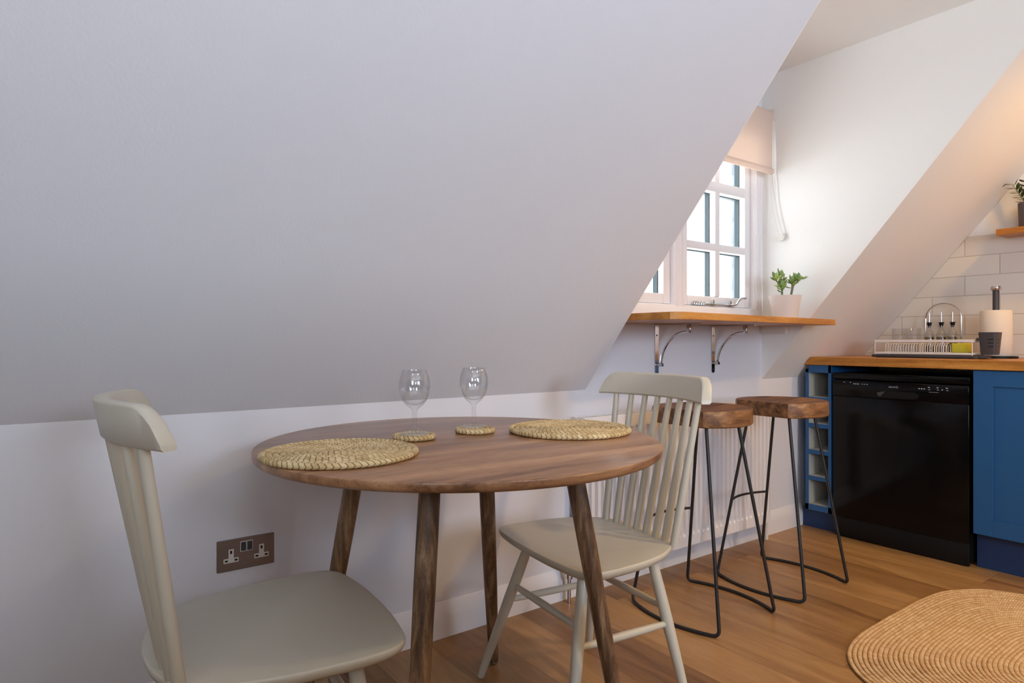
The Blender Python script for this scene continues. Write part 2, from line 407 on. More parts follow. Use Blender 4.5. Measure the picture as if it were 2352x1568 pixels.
# hung slates on the outside reveal
bm = bmesh.new()
for k in range(9):
    z = 1.02 + k*0.125; w = 0.012*((k*37) % 5)/5
    prism([(3.020-w, z), (3.040-w, z+0.15), (3.16, z+0.15), (3.16, z)], 'Y', YW+0.205+0.003*(k % 2), YW+0.222+0.003*(k % 2), bm, 0.003, 1)
struct('trim_2', bm, M['slate'], smooth=False)

# ------------------------------------------------------------ dining table
TC = (0.834, 1.3415)
t = thing('dining_table', 'round brown wooden dining table with splayed tapered legs', 'table', (TC[0], TC[1], 0))
R0 = 0.4814; prof = [(0, 0.7285), (R0-0.02, 0.7285), (R0-0.008, 0.7295), (R0-0.002, 0.733), (R0, 0.737), (R0, 0.7472), (R0-0.0008, 0.7492), (R0-0.0026, 0.750), (0, 0.750)]
obj('tabletop', lathe(prof, 128), M['table'], t, ang=50)
for k in range(4):
    a = math.radians(44.1+90*k); u = Vector((cos(a), sin(a), 0))
    top, foot = u*0.266, u*0.400
    def at(z): return top + (foot-top)*(0.728-z)/0.728 + Vector((0, 0, z))
    lg = obj('leg', tube([at(0.7284), at(0.5), at(0.25), at(0.012)], [0.0225, 0.0225, 0.0195, 0.0145], 20), M['tableleg'], t)
    g = obj('foot_glide', lathe([(0, 0), (0.011, 0), (0.0125, 0.003), (0.0125, 0.008), (0.006, 0.013), (0, 0.013)], 16, c=(foot.x, foot.y, 0)), M['chrome'], lg)

# ------------------------------------------------------------ chairs
half = [(-0.193, 0.0), (-0.187, 0.065), (-0.174, 0.115), (-0.150, 0.160), (-0.083, 0.206), (0.0, 0.230), (0.07, 0.237), (0.135, 0.240), (0.186, 0.234), (0.216, 0.208), (0.228, 0.155), (0.236, 0.08), (0.238, 0.0)]
def seat_outline(front, back, hw, oy):
    pts = [(x*(front/0.238 if x > 0 else back/0.193), y*hw/0.238) for x, y in half]
    pts = [(x, y+oy) for x, y in pts] + [(x, -y+oy) for x, y in pts[-2:0:-1]]
    return [(p.x, p.y) for p in smooth_closed([Vector((x, y, 0)) for x, y in pts], 4)]
LG = dict(ft=(.137, .131), ff=(.250, .228), bt=(-.092, .127), bf=(-.145, .223))
def chair(loc, rz, label, xt, gt, st_, zt, seat_dims, ff):
    seat_out = seat_outline(*seat_dims); ln = (xt+0.17)/(zt-0.43)
    t = thing('dining_chair', label, 'chair', loc, rz, 'spindle back dining chairs')
    dish = lambda x, y: 0.4300 - 0.005*max(0.0, 1-(x*x+y*y)/0.03)
    obj('seat', plate(seat_out, [(0.2, 0.401), (0.84, 0.401), (0.93, 0.404), (0.982, 0.412), (1.0, 0.421), (1.0, 0.4265), (0.993, 0.4296), (0.98, 0.4300), (0.75, dish), (0.5, dish), (0.25, dish)]), M['chair'], t, ang=60)
    def legp(k, s, z):
        a, b = (LG['ft'], ff) if k == 'f' else (LG['bt'], LG['bf'])
        f = (0.41-z)/0.41
        return Vector((a[0]+(b[0]-a[0])*f, s*(a[1]+(b[1]-a[1])*f), z))
    for k in 'fb':
        for s in (1, -1):
            zz = [0.4012, 0.32, 0.24, 0.15, 0.0]
            obj('leg', tube([legp(k, s, z) for z in zz], [0.0135, 0.0155, 0.0158, 0.014, 0.0105], 20), M['chair'], t)
    def st(p, q):
        m = (p+q)/2; d = (q-p)
        return tube([p+d*0.045, p+d*0.25, m, q-d*0.25, q-d*0.045], [0.0082, 0.0098, 0.0105, 0.0098, 0.0082], 16)
    for k, z in (('f', 0.278), ('b', 0.272)): obj('stretcher', st(legp(k, 1, z), legp(k, -1, z)), M['chair'], t)
    for s in (1, -1): obj('stretcher', st(legp('f', s, 0.234), legp('b', s, 0.230)), M['chair'], t)
    for i in range(8):
        k = (i-3.5); b = Vector((-0.17+0.0146*(k/3.5)**2, 0.0428*k, 0.427)); e = Vector((xt+gt*(k/3.5)**2, st_*k, zt+0.001))
        obj('spindle', tube([b, b+(e-b)*0.35, e], [0.0112, 0.0112, 0.0088], 16), M['chair'], t)
    # curved top rail
    bm = bmesh.new(); rings = []; N = 44; W2 = 0.230; lean = ln
    for i in range(N+1):
        y = -W2 + 2*W2*i/N; q = abs(y)/W2
        x = xt + gt*(y/(3.5*st_))**2
        nx = Vector((1, -2*gt*y/(3.5*st_)**2, 0)).normalized()
        e = max(0.0, (abs(y)-0.180)/(W2-0.180)); h = 0.070*math.sqrt(max(0.0, 1-min(e, 0.985)**2.2)); h = max(h, 0.007)
        z0 = zt; th = 0.0135; r = min(0.005, h*0.3)
        sec = [(-th+r, 0), (th-r, 0), (th, r), (th, h-r), (th-r*0.4, h-r*0.4), (th-r, h), (-th+r, h), (-th+r*0.4, h-r*0.4), (-th, h-r), (-th, r)]
        rings.append([bm.verts.new(Vector((x, y, z0)) + nx*a + Vector((lean*c, 0, c))) for a, c in sec])
    n = len(rings[0])
    for A, C in zip(rings, rings[1:]):
        for k in range(n): bm.faces.new((A[k], A[(k+1) % n], C[(k+1) % n], C[k]))
    bm.faces.new(rings[0][::-1]); bm.faces.new(rings[-1])
    obj('top_rail', bm, M['chair'], t, ang=40)
    return t
chair((0.3448, 1.2931, 0), math.radians(-3.8), 'stone grey spindle back chair at the left of the table, nearest the wall socket', -0.2501, 0.0428, 0.0498, 0.8265, (0.246, 0.202, 0.239, 0.026), (0.190, 0.200))
chair((1.2683, 1.3246, 0), math.radians(173.5), 'stone grey spindle back chair between the round table and the bar stools', -0.2607, 0.0391, 0.0508, 0.8222, (0.212, 0.200, 0.235, -0.014), (0.250, 0.228))

# ------------------------------------------------------------ mats and coasters
def coil_disc(name, nr, pitch, tr, stitch, skew=0.75, oval=0.92):
    verts, faces, uvs = [], [], []; SEG = 10
    for ring in range(nr):
        R_ = pitch*(ring+0.5); ns = max(4, round(2*PI*R_/stitch)); n = ns*5; base = len(verts)
        wob = random.random()
        for i in range(n):
            th = 2*PI*i/n
            for k in range(SEG):
                ph = 2*PI*k/SEG
                u = i/5 + skew*sin(ph/2)*1.0 + wob
                fr = u-math.floor(u); bul = 0.82 + 0.22*math.sqrt(max(0, 1-(2*fr-1)**2))
                r = tr*bul
                verts.append(((R_+r*cos(ph)*1.06)*cos(th), (R_+r*cos(ph)*1.06)*sin(th), tr*oval*1.06 + r*oval*sin(ph)))
        for i in range(n):
            i2 = (i+1) % n
            for k in range(SEG):
                k2 = (k+1) % SEG
                faces.append((base+i*SEG+k, base+i2*SEG+k, base+i2*SEG+k2, base+i*SEG+k2))
                def uv(ii, kk): return (ii/5 + skew*sin(PI*kk/SEG) + wob, ring + 0.1 + 0.8*kk/SEG)
                uvs.append((uv(i, k), uv(i+1, k), uv(i+1, k+1), uv(i, k+1)))
    return verts, faces, uvs
def mat_thing(name, label, cat, group, loc, rz, data):
    o = uvmesh(name, *data, M['seagrass']); o.location = loc; o.rotation_euler = (0, 0, rz); return tag(o, label, cat, group)
mat_data = coil_disc('placemat', 12, 0.0136, 0.0070, 0.0125)
pm = mat_thing('placemat', 'large round woven seagrass placemat in front of the left chair', 'placemat', 'woven seagrass placemats', (0.509, 1.305, 0.750), 0.3, mat_data)
def cp(o, loc, rz, label):
    c = o.copy(); COL.objects.link(c); c.location = loc; c.rotation_euler = (0, 0, rz); c['label'] = label; return c
cp(pm, (1.142, 1.292, 0.750), 1.9, 'large round woven seagrass placemat on the right side of the table')
co_data = coil_disc('coaster', 4, 0.0134, 0.0070, 0.0105)
cs = mat_thing('coaster', 'small round woven coaster under the left wine glass, touching the left placemat', 'coaster', 'woven coasters', (0.741, 1.417, 0.750), 0.5, co_data)
cp(cs, (0.926, 1.425, 0.750), 2.2, 'small round woven coaster under the right wine glass')
gp = [(0, 0.0), (0.033, 0.0), (0.0362, 0.0012), (0.0362, 0.0022), (0.030, 0.0036), (0.018, 0.0075), (0.010, 0.0115), (0.0065, 0.015), (0.0060, 0.022), (0.0060, 0.052), (0.0068, 0.059), (0.012, 0.0645), (0.022, 0.072),
      (0.0305, 0.083), (0.0362, 0.098), (0.0385, 0.114), (0.0378, 0.128), (0.0345, 0.142), (0.0290, 0.157), (0.0285, 0.1578), (0.0279, 0.157),
      (0.0333, 0.142), (0.0366, 0.128), (0.0373, 0.114), (0.0350, 0.098), (0.0290, 0.0845), (0.020, 0.0755), (0.010, 0.0715), (0, 0.0705)]
zc = 0.750 + 0.0070*0.92*2.10
gl = obj('wine_glass', lathe(gp, 64), M['glass'], ang=80); gl.location = (0.738, 1.408, zc+0.0006); tag(gl, 'empty stemmed wine glass on the left coaster, nearer the left placemat', 'wine glass', 'empty wine glasses')
cp(gl, (0.930, 1.437, zc+0.0006), 0.6, 'empty stemmed wine glass on the right coaster, middle of the table')

# ------------------------------------------------------------ bar stools
def stool(loc, label):
    t = thing('bar_stool', label, 'bar stool', loc, 0, 'bar stools under the window shelf')
    r = 0.178; cut = 0.137; out = []
    a0 = math.acos(cut/r)
    for k in range(49):
        a = -PI + a0 + (2*PI-2*a0)*k/48; out.append((r*cos(a)*1.04, r*sin(a)))
    for k in range(1, 6): out.append((out[48][0], out[48][1] + (out[0][1]-out[48][1])*k/6))
    ctr = 0.0
    scoop = lambda x, y: 0.7485 - 0.010*max(0.0, 1-((x-0.02)/0.15)**2)*max(0.0, 1-(abs(y)/0.17)**2)
    st_ = obj('seat', plate(out, [(0.3, 0.690), (0.965, 0.690), (0.992, 0.694), (1.0, 0.702), (1.0, 0.740), (0.992, 0.7465), (0.975, 0.7485), (0.9, scoop), (0.7, scoop), (0.45, scoop), (0.2, scoop)]), M['stool'], t, ang=40)
    bx, by, tx, ty = 0.164, 0.196, 0.094, 0.090; rr = 0.0062
    for s in (-1, 1):
        cyc = []
        def leg(yb, yt, z): f = z/0.69; return Vector((s*(bx+(tx-bx)*f), yb+(yt-yb)*f, z))
        pts = [leg(-by, -ty, 0.6898), leg(-by, -ty, 0.35), leg(-by, -ty, 0.06)]
        A = Vector((s*bx, -by, rr)); Z = Vector((s*bx, by, rr)); dirA = Vector((s*0.018, 0.028, 0))
        # rounded corner, bowed floor run, rounded corner
        def bow(f): return Vector((s*(bx+0.050*(1-(2*f-1)**2)), -by+2*by*f, rr))
        p3 = leg(-by, -ty, 0.028)
        def bez(p, c, q, n=5): return [p.lerp(c, i/n).lerp(c.lerp(q, i/n), i/n) for i in range(1, n+1)]
        pts.append(p3); pts += bez(p3, A, bow(0.06)); pts += [bow(f) for f in [i/16 for i in range(2, 15)]]
        q3 = leg(by, ty, 0.028); pts += [bow(0.94)] + bez(bow(0.94), Z, q3)
        pts += [leg(by, ty, 0.06), leg(by, ty, 0.35), leg(by, ty, 0.6898)]
        obj('frame_rod', tube(pts, rr, 12), M['blackmetal'], t)
    f = 0.32/0.69; x = bx+(tx-bx)*f; y = by+(ty-by)*f
    obj('footrest', tube([Vector((-x+2*x*i/10, y+0.03*(1-(2*i/10-1)**2), 0.32)) for i in range(11)], 0.005, 10), M['blackmetal'], t)
    obj('mounting_plate', B(-0.11, 0.11, -0.10, 0.10, 0.6875, 0.690, bev=0.001), M['blackmetal'], t)
    return t
s0 = stool((1.983, 1.502, 0), 'bar stool with wooden seat and black rod legs, partly behind the right dining chair')
dup(s0, (2.484, 1.483, 0), 0, 'bar stool with wooden seat and black rod legs, next to the wine rack and dishwasher')

# ------------------------------------------------------------ radiator
t = thing('radiator', 'white ribbed panel radiator on the wall below the window shelf', 'radiator', (2.28, YW, 0))
RX0, RXE, RZ0, RZ1, RY = 1.655, 2.905, 0.098, 0.695, 1.792
verts, faces = [], []; nx = 38*16; zs = [RZ0, RZ0+0.045, RZ0+0.052, RZ0+0.062, RZ0+0.09, 0.35, RZ1-0.09, RZ1-0.062, RZ1-0.052, RZ1-0.045, RZ1]
env = [0, 0, 0.5, 0.9, 1, 1, 1, 0.9, 0.5, 0, 0]
for j, z in enumerate(zs):
    for i in range(nx+1):
        x = RX0 + (RXE-RX0)*i/nx; w = 0.5+0.5*cos(2*PI*(x-RX0)/((RXE-RX0)/38)); w = min(1, max(0, (w-0.55)*3.4))
        verts.append((x-2.28, RY-YW + 0.018*env[j]*w, z))
for j in range(len(zs)-1):
    for i in range(nx): a = j*(nx+1)+i; faces.append((a, a+1, a+nx+2, a+nx+1))
me = bpy.data.meshes.new('front_panel'); me.from_pydata(verts, [], faces); bm = bmesh.new(); bm.from_mesh(me)
box(bm, RX0-2.28, RXE-2.28, RY-YW+0.0185, RY-YW+0.0215, RZ0, RZ1)
obj('front_panel', bm, M['trim'], t, ang=50)
obj('rear_panel', B(RX0-2.28, RXE-2.28, -0.03, -0.022, RZ0, RZ1), M['trim'], t, smooth=False)
for x in (RX0-2.28-0.001, RXE-2.28-0.002): obj('side_panel', B(x, x+0.003, RY-YW, -0.022, RZ0+0.02, RZ1+0.004), M['trim'], t, smooth=False)
bm = bmesh.new(); box(bm, RX0-2.28, RXE-2.28, RY-YW, RY-YW+0.008, RZ1, RZ1+0.006); box(bm, RX0-2.28, RXE-2.28, -0.032, -0.024, RZ1, RZ1+0.006)
for i in range(60): x = RX0-2.28+0.02+(RXE-RX0-0.04)*i/59; box(bm, x-0.004, x+0.004, RY-YW+0.008, -0.032, RZ1+0.001, RZ1+0.004)
obj('top_grille', bm, M['trim'], t, smooth=False)
for x, zz in ((RX0-2.28-0.045, 0.155), (RXE-2.28+0.02, 0.15)):
    bm = bmesh.new(); y = -0.05
    lathe([(0.008, -0.155+0.0), (0.008, -0.06)], 12, bm, (x, y, zz)); lathe([(0, -0.062), (0.014, -0.062), (0.015, -0.04), (0.011, -0.03), (0.013, -0.01), (0.013, 0.02), (0, 0.021)], 16, bm, (x, y, zz))
    v = obj('valve', bm, M['chrome'] if x < 0 else M['whiteplastic'], t)
    bm = bmesh.new(); lathe([(0, 0.018), (0.016, 0.018), (0.018, 0.03), (0.017, 0.06), (0.010, 0.07), (0, 0.071)], 20, bm, (x, y, zz)); o = obj('valve_cap', bm, M['whiteplastic'], v)
    s = 1 if x < 0 else -1
    o2 = obj('pipe_tail', cyl((x, y, zz), (x+s*0.05, y, zz), 0.008, seg=12), M['chrome'], t)

# ------------------------------------------------------------ wall socket
SX0, SX1, SZ0, SZ1 = 0.3818, 0.534, 0.3610, 0.4478
t = thing('wall_socket', 'double wall socket with a brushed steel plate on the low wall', 'socket', ((SX0+SX1)/2, YW, SZ0))
W = (SX1-SX0); H_ = SZ1-SZ0
def local(x, z): return (x - W/2, H_ - z)     # x from left, z down from the top
obj('faceplate', prism([(x-W/2, z) for x, z in rrect(0, W, 0, H_, 0.003, 3)], 'Y', -0.0045, 0.0, bev=0.001), M['steel'], t, smooth=False)
def rect(bm, x0, x1, z0, z1, y0, y1): box(bm, x0-W/2, x1-W/2, y0, y1, H_-z1, H_-z0)
for cx in (0.0365, 0.117):
    bm = bmesh.new(); rect(bm, cx-0.0068, cx+0.0068, 0.027, 0.0515, -0.0052, -0.004); rect(bm, cx-0.0195, cx+0.0195, 0.0515, 0.0640, -0.0052, -0.004)
    o = obj('socket_insert', bm, M['whiteplastic'], t, smooth=False)
    bm = bmesh.new(); rect(bm, cx-0.0025, cx+0.0025, 0.031, 0.0395, -0.0055, -0.005)
    for s in (-1, 1): rect(bm, cx+s*0.0125-0.0038, cx+s*0.0125+0.0038, 0.0555, 0.0600, -0.0055, -0.005)
    obj('pin_hole', bm, M['hole'], o, smooth=False)
bm = bmesh.new(); rect(bm, 0.060, 0.0935, 0.010, 0.0385, -0.0052, -0.004); fr = obj('switch_surround', bm, M['whiteplastic'], t, smooth=False)
for x in (0.062, 0.0785):
    bm = bmesh.new(); rect(bm, x, x+0.0130, 0.0125, 0.0360, -0.0075, -0.005); obj('rocker_switch', bm, M['grey'], t, smooth=False)

# ------------------------------------------------------------ window shelf, brackets, batten
SHB, SHT = 1.0680, 1.0945
out = [(1.7451, 1.8725), (2.9600, 1.8725), (2.9600, slope_y(SHT)-0.006), (3.005, slope_y(SHT)-0.006), (3.005, 1.520)]
out += [(1.830, 1.430), (1.795, 1.430), (1.768, 1.440), (1.752, 1.458), (1.7451, 1.485)]
sh = obj('window_shelf', prism(out[::-1], 'Z', SHB, SHT, bev=0.0015, seg=1), M['oakX'], smooth=False)
tag(sh, 'deep oak breakfast shelf under the dormer window', 'shelf')
bt = obj('support_batten', B(X2-0.018, X2, 1.735, 1.872, 1.030, SHB-0.0005), M['dormer'], smooth=False); bt['kind'] = 'structure'; bt.name = 'trim_3'
def bracket(x, label):
    t = thing('shelf_bracket', label, 'bracket', (x, YW, 0.843), 0, 'chrome shelf brackets')
    z0 = 0.843; w = 0.0115
    pts = [(-w, SHB-z0-0.001), (w, SHB-z0-0.001)] + [(w*cos(a), w+w*sin(a)) for a in [-i*PI/10 for i in range(11)]]
    obj('wall_strap', prism(pts, 'Y', -0.0045, -0.0005), M['chrome'], t, smooth=False)
    pts = [(-w, -0.0045), (w, -0.0045), (w, -0.222)] + [(w*cos(a), -0.222+w*sin(a)) for a in [-i*PI/10 for i in range(1, 10)]] + [(-w, -0.222)]
    obj('shelf_strap', prism(pts, 'Z', SHB-z0-0.005, SHB-z0-0.001), M['chrome'], t, smooth=False)
    arc = [Vector((0, -0.172 + 0.145*sin(a), 0.045 + 0.145*cos(a))) for a in [PI/2*i/16 for i in range(17)]]
    arc = [Vector((0, p.y, p.z)) for p in arc]
    obj('curved_brace', tube(arc, 0.0055, 10), M['chrome'], t)
    bm = B(-0.007, 0.007, -0.182, -0.168, SHB-z0-0.040, SHB-z0-0.005, bev=0.0015); p1 = obj('brace_post', bm, M['chrome'], t)
    bm = cyl((0, -0.0045, 0.047), (0, -0.036, 0.047), 0.006, 0.0075, 14); box(bm, -0.0125, 0.0125, -0.0065, -0.0046, 0.043, 0.051)
    obj('brace_clamp', bm, M['chrome'], t)
    for zz in (0.012, 0.175):
        obj('screw_head', cyl((0, -0.0044, zz), (0, -0.0058, zz), 0.0045, 0.003, 12), M['blackmetal'], t)
    return t
b0 = bracket(2.160, 'chrome shelf bracket with a curved brace, above the right chair backrest')
dup(b0, (2.557, YW, 0.843), 0, 'chrome shelf bracket with a curved brace, nearer the plant pot, above the bar stools')

# ------------------------------------------------------------ roller blind
t = thing('roller_blind', 'cream roller blind half lowered over the dormer window with a bead chain', 'blind', ((X1+X2)/2, 1.81, 2.13))
def wb(name, bm, m, **kw): return obj(name, bm, m, t, world=True, **kw)
BX0, BX1 = X1+0.012, 2.944
wb('blind_fabric', B(BX0, BX1, 1.8045, 1.8055, 1.845, 2.128), M['fabric'], smooth=False)
wb('bottom_bar', B(BX0, BX1+0.002, 1.798, 1.812, 1.826, 1.856, bev=0.004), M['fabric'])
wb('roller_tube', cyl((BX0-0.004, 1.826, 2.130), (BX1+0.004, 1.826, 2.130), 0.021, seg=24), M['fabric'])
wb('end_bracket', B(2.949, X2-0.0008, 1.795, YW-0.004, 2.098, 2.156, bev=0.003), M['whiteplastic'])
def chain(pts):
    p = smooth_open([Vector(a) for a in pts], 22); rr = [0.0014+0.0009*(i % 2) for i in range(len(p))]; return tube(p, rr, 6)
bm = chain([(2.951, 1.803, 2.11), (2.951, 1.802, 1.95), (2.950, 1.797, 1.80), (2.949, 1.783, 1.65), (2.950, 1.752, 1.52)])
wb('bead_chain', bm, M['wire'])
wb('bead_chain', chain([(2.951, 1.835, 2.11), (2.951, 1.828, 1.95), (2.950, 1.822, 1.80), (2.949, 1.803, 1.65), (2.950, 1.772, 1.52)]), M['wire'])
bm = tube([(X2-0.0005, 1.760, 1.507), (X2-0.009, 1.760, 1.507), (X2-0.010, 1.760, 1.507), (X2-0.018, 1.760, 1.507)], [0.012, 0.012, 0.019, 0.018], 24)
wb('chain_tensioner', bm, M['whiteplastic'])

# ------------------------------------------------------------ jade plant
PX, PY = 2.838, 1.674
t = thing('potted_plant', 'small jade plant in a stone white pot on the window shelf', 'plant', (PX, PY, SHT))
obj('pot', lathe([(0, 0), (0.050, 0), (0.053, 0.002), (0.0725, 0.112), (0.0725, 0.1135), (0.0695, 0.1135), (0.066, 0.096), (0, 0.096)], 48), M['pot'], t, ang=45)
obj('soil', lathe([(0, 0.099), (0.04, 0.099), (0.0655, 0.0965)], 32), M['soil'], t)
rnd = random.Random(3)
# branches in the plant's own left/right (view-facing) frame
Rv = Vector((0.8056, -0.5925, 0)); Fv = Vector((0.5925, 0.8056, 0)); Uz = Vector((0, 0, 1))
def Q(a, b, c): return Rv*a + Fv*b + Uz*c
bm = bmesh.new(); tips = []
def br(pts, r0, r1): tube(smooth_open([Q(*p) for p in pts], 4), [r0+(r1-r0)*i/((len(pts)-1)*4) for i in range((len(pts)-1)*4+1)], 8, bm); tips.append((Q(*pts[-1]), (Q(*pts[-1])-Q(*pts[-2])).normalized()))
br([(-0.015, 0, 0.09), (-0.015, 0, 0.125), (-0.020, -0.005, 0.160)], 0.006, 0.004)
br([(-0.015, 0, 0.09), (-0.014, 0.005, 0.125), (-0.008, 0.01, 0.165)], 0.006, 0.004)
br([(-0.020, -0.005, 0.150), (-0.040, -0.012, 0.175), (-0.055, -0.015, 0.190)], 0.004, 0.0025)
br([(-0.008, 0.01, 0.150), (-0.010, 0.012, 0.185), (-0.018, 0.01, 0.205)], 0.004, 0.0025)
br([(0.022, 0, 0.09), (0.030, 0, 0.125), (0.040, 0.004, 0.160), (0.052, 0.004, 0.190)], 0.0065, 0.003)
br([(0.026, 0, 0.110), (0.028, -0.01, 0.150), (0.026, -0.012, 0.180)], 0.005, 0.0025)
br([(0.040, 0.004, 0.160), (0.055, 0.0, 0.178), (0.072, -0.004, 0.190)], 0.004, 0.0025)
obj('stem', bm, M['stem'], t)
bm = bmesh.new()
def leaf(p, d, ln, wd, th, bm):
    d = d.normalized(); s = d.cross(Uz); s = s.normalized() if s.length > 0.1 else Rv; n = s.cross(d).normalized()
    rings = []; N = 7
    for i in range(N+1):
        f = i/N; w = wd*(sin(PI*min(1, f*0.93+0.05))**0.8)*(0.55+0.6*f if f < 0.7 else 0.97*(1.0 if f < 1 else 0)); w = max(w, 0.0006)
        c = p + d*ln*f + n*ln*0.18*f*f
        rings.append([bm.verts.new(c + s*w*cos(2*PI*k/8) + n*th*(w/wd)*sin(2*PI*k/8)) for k in range(8)])
    for A, C in zip(rings, rings[1:]):
        for k in range(8): bm.faces.new((A[k], A[(k+1) % 8], C[(k+1) % 8], C[k]))
    bm.faces.new(rings[0][::-1]); bm.faces.new(rings[-1])
for tp, td in tips:
    for k in range(8):
        a = k*2.4 + rnd.random()*0.5; el = 0.15 + 0.75*rnd.random() if k < 5 else 1.1
        d = (Rv*cos(a)+Fv*sin(a))*cos(el) + Uz*sin(el)
        leaf(tp - td*0.012*(k % 3), d, 0.030+0.014*rnd.random(), 0.0105, 0.0032, bm)
for p in ((-0.020, -0.005, 0.140), (-0.018, -0.004, 0.128)): leaf(Q(*p), Q(-1, -0.3, 0.35), 0.030, 0.007, 0.003, bm)
leaf(Q(0.07, 0, 0.19), Q(1, 0.1, 0.35), 0.040, 0.009, 0.003, bm)
leaf(Q(0.03, 0, 0.15), Q(-1, 0.1, 0.1), 0.034, 0.009, 0.003, bm)
obj('leaves', bm, M['leaf'], t, ang=70)

# ------------------------------------------------------------ kitchen run
WTZ0, WTZ1, WFX = 0.869, 0.911, 3.252
pts = [(YB+0.05, WTZ0), (slope_y(WTZ0)-0.004, WTZ0), (slope_y(WTZ1)-0.004, WTZ1), (YB+0.05, WTZ1)]
wt = obj('worktop', prism(pts, 'X', WFX, XT-0.002, bev=0.002, seg=1), M['oakY'], smooth=False); tag(wt, 'continuous oiled oak kitchen worktop with a mitred end against the slope', 'worktop')
# wine rack
t = thing('wine_rack', 'narrow blue open wine rack with square cubbies beside the dishwasher', 'wine rack', (3.52, 1.745, 0))
def kb(name, bm, m, par, **kw): return obj(name, bm, m, par, world=True, **kw)
RY0, RY1, RZB, RZT = 1.676, 1.8135, 0.104, 0.8685
bm = bmesh.new(); fx = 3.27
box(bm, fx, 3.80, RY0, RY0+0.016, RZB, RZT); box(bm, fx, 3.80, RY1-0.016, RY1, RZB, 0.846)
zz = [0.136+i*0.1385 for i in range(6)]
for i, z in enumerate(zz):
    if i in (0,): box(bm, fx, 3.80, RY0, RY1, RZB, 0.134)
    elif i == 5: box(bm, fx, 3.80, RY0+0.001, RY1-0.001, 0.828, 0.846); box(bm, fx, 3.80, RY0+0.001, 1.795, 0.846, RZT-0.0004)
    else: box(bm, fx, 3.80, RY0+0.016, RY1-0.016, z-0.0125, z+0.0095)
kb('carcass', bm, M['blue'], t, smooth=False)
for i in range(5):
    a = 0.134 if i == 0 else zz[i]+0.0095; b = 0.828 if i == 4 else zz[i+1]-0.0125
    bm = bmesh.new(); y0, y1 = RY0+0.016, RY1-0.016
    box(bm, fx+0.004, 3.76, y0, y0+0.002, a, b); box(bm, fx+0.004, 3.76, y1-0.002, y1, a, b); box(bm, fx+0.004, 3.76, y0+0.002, y1-0.002, a, a+0.002); box(bm, 3.50, 3.51, y0+0.002, y1-0.002, a+0.002, b)
    kb('cubby_lining', bm, M['cream'], t, smooth=False)
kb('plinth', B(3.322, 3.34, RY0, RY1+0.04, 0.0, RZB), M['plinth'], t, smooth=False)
# dishwasher
DY0, DY1 = 1.064, 1.6655
t = thing('dishwasher', 'freestanding glossy black dishwasher under the oak worktop', 'dishwasher', (3.55, (DY0+DY1)/2, 0))
kb('body', B(3.285, 3.80, DY0+0.004, DY1-0.004, 0.02, 0.795), M['blackmatt'], t, smooth=False)
kb('lid', B(3.262, 3.80, DY0, DY1, 0.803, 0.834, bev=0.004), M['blackgloss'], t)
door = kb('door', B(3.262, 3.285, DY0+0.002, DY1-0.002, 0.105, 0.716, bev=0.005), M['blackgloss'], t)
cpn = kb('control_panel', B(3.258, 3.284, DY0+0.002, DY1-0.002, 0.716, 0.797, bev=0.004), M['blackgloss'], t)
kb('kick_panel', B(3.275, 3.285, DY0+0.006, DY1-0.006, 0.004, 0.104, bev=0.003), M['blackmatt'], t)
yc = (DY0+DY1)/2 - 0.008
hp = [(yc+0.090, 0.744), (yc+0.075, 0.754), (yc-0.075, 0.754), (yc-0.092, 0.744), (yc-0.088, 0.728), (yc-0.070, 0.722), (yc+0.068, 0.722), (yc+0.086, 0.730)]
kb('door_handle', prism(hp, 'X', 3.2555, 3.2585), M['blackmatt'], t, smooth=False)
kb('handle_lip', prism([(yc+0.090, 0.744), (yc+0.052, 0.7525), (yc+0.075, 0.726), (yc+0.086, 0.730)], 'X', 3.2545, 3.2556), M['grey'], t, smooth=False)  # grey patch painting the lighter highlight at the left end of the handle
def text_mesh(txt, size, y, z, x, name, par, mat):
    cu = bpy.data.curves.new(name, 'FONT'); cu.body = txt; cu.size = size; cu.align_x = 'CENTER'; cu.align_y = 'CENTER'; cu.extrude = 0.0002
    tmp = bpy.data.objects.new(name+'_tmp', cu); COL.objects.link(tmp)
    dg = bpy.context.evaluated_depsgraph_get(); me = bpy.data.meshes.new_from_object(tmp.evaluated_get(dg))
    bpy.data.objects.remove(tmp); bm = bmesh.new(); bm.from_mesh(me)
    # text faces -X, reads towards -Y
    bm.transform(Matrix(((0, 0, -1, x), (-1, 0, 0, y), (0, 1, 0, z), (0, 0, 0, 1))))
    return kb(name, bm, mat, par, smooth=False)
text_mesh('electriQ', 0.0125, 1.373, 0.775, 3.2572, 'lettering', t, M['ink'])
def dash(y, z, w, h, name='printed_mark'): kb(name, B(3.2568, 3.2574, y-w/2, y+w/2, z-h/2, z+h/2), M['ink'], t, smooth=False)
for y in (1.603, 1.573): dash(y, 0.787, 0.006, 0.0035, 'printed_symbol')
for i in range(4): dash(1.556-i*0.0075, 0.781, 0.0045, 0.0045)
for i in range(3): dash(1.516-i*0.0115, 0.781, 0.005, 0.004)
for i in range(3): dash(1.262-i*0.0105, 0.774, 0.006, 0.0045)
for y in (1.222, 1.187, 1.150): dash(y, 0.782, 0.008, 0.004, 'printed_symbol'); dash(y-0.002, 0.772, 0.008, 0.0025)
dash(1.203, 0.7605, 0.038, 0.0012); dash(1.168, 0.774, 0.005, 0.004)
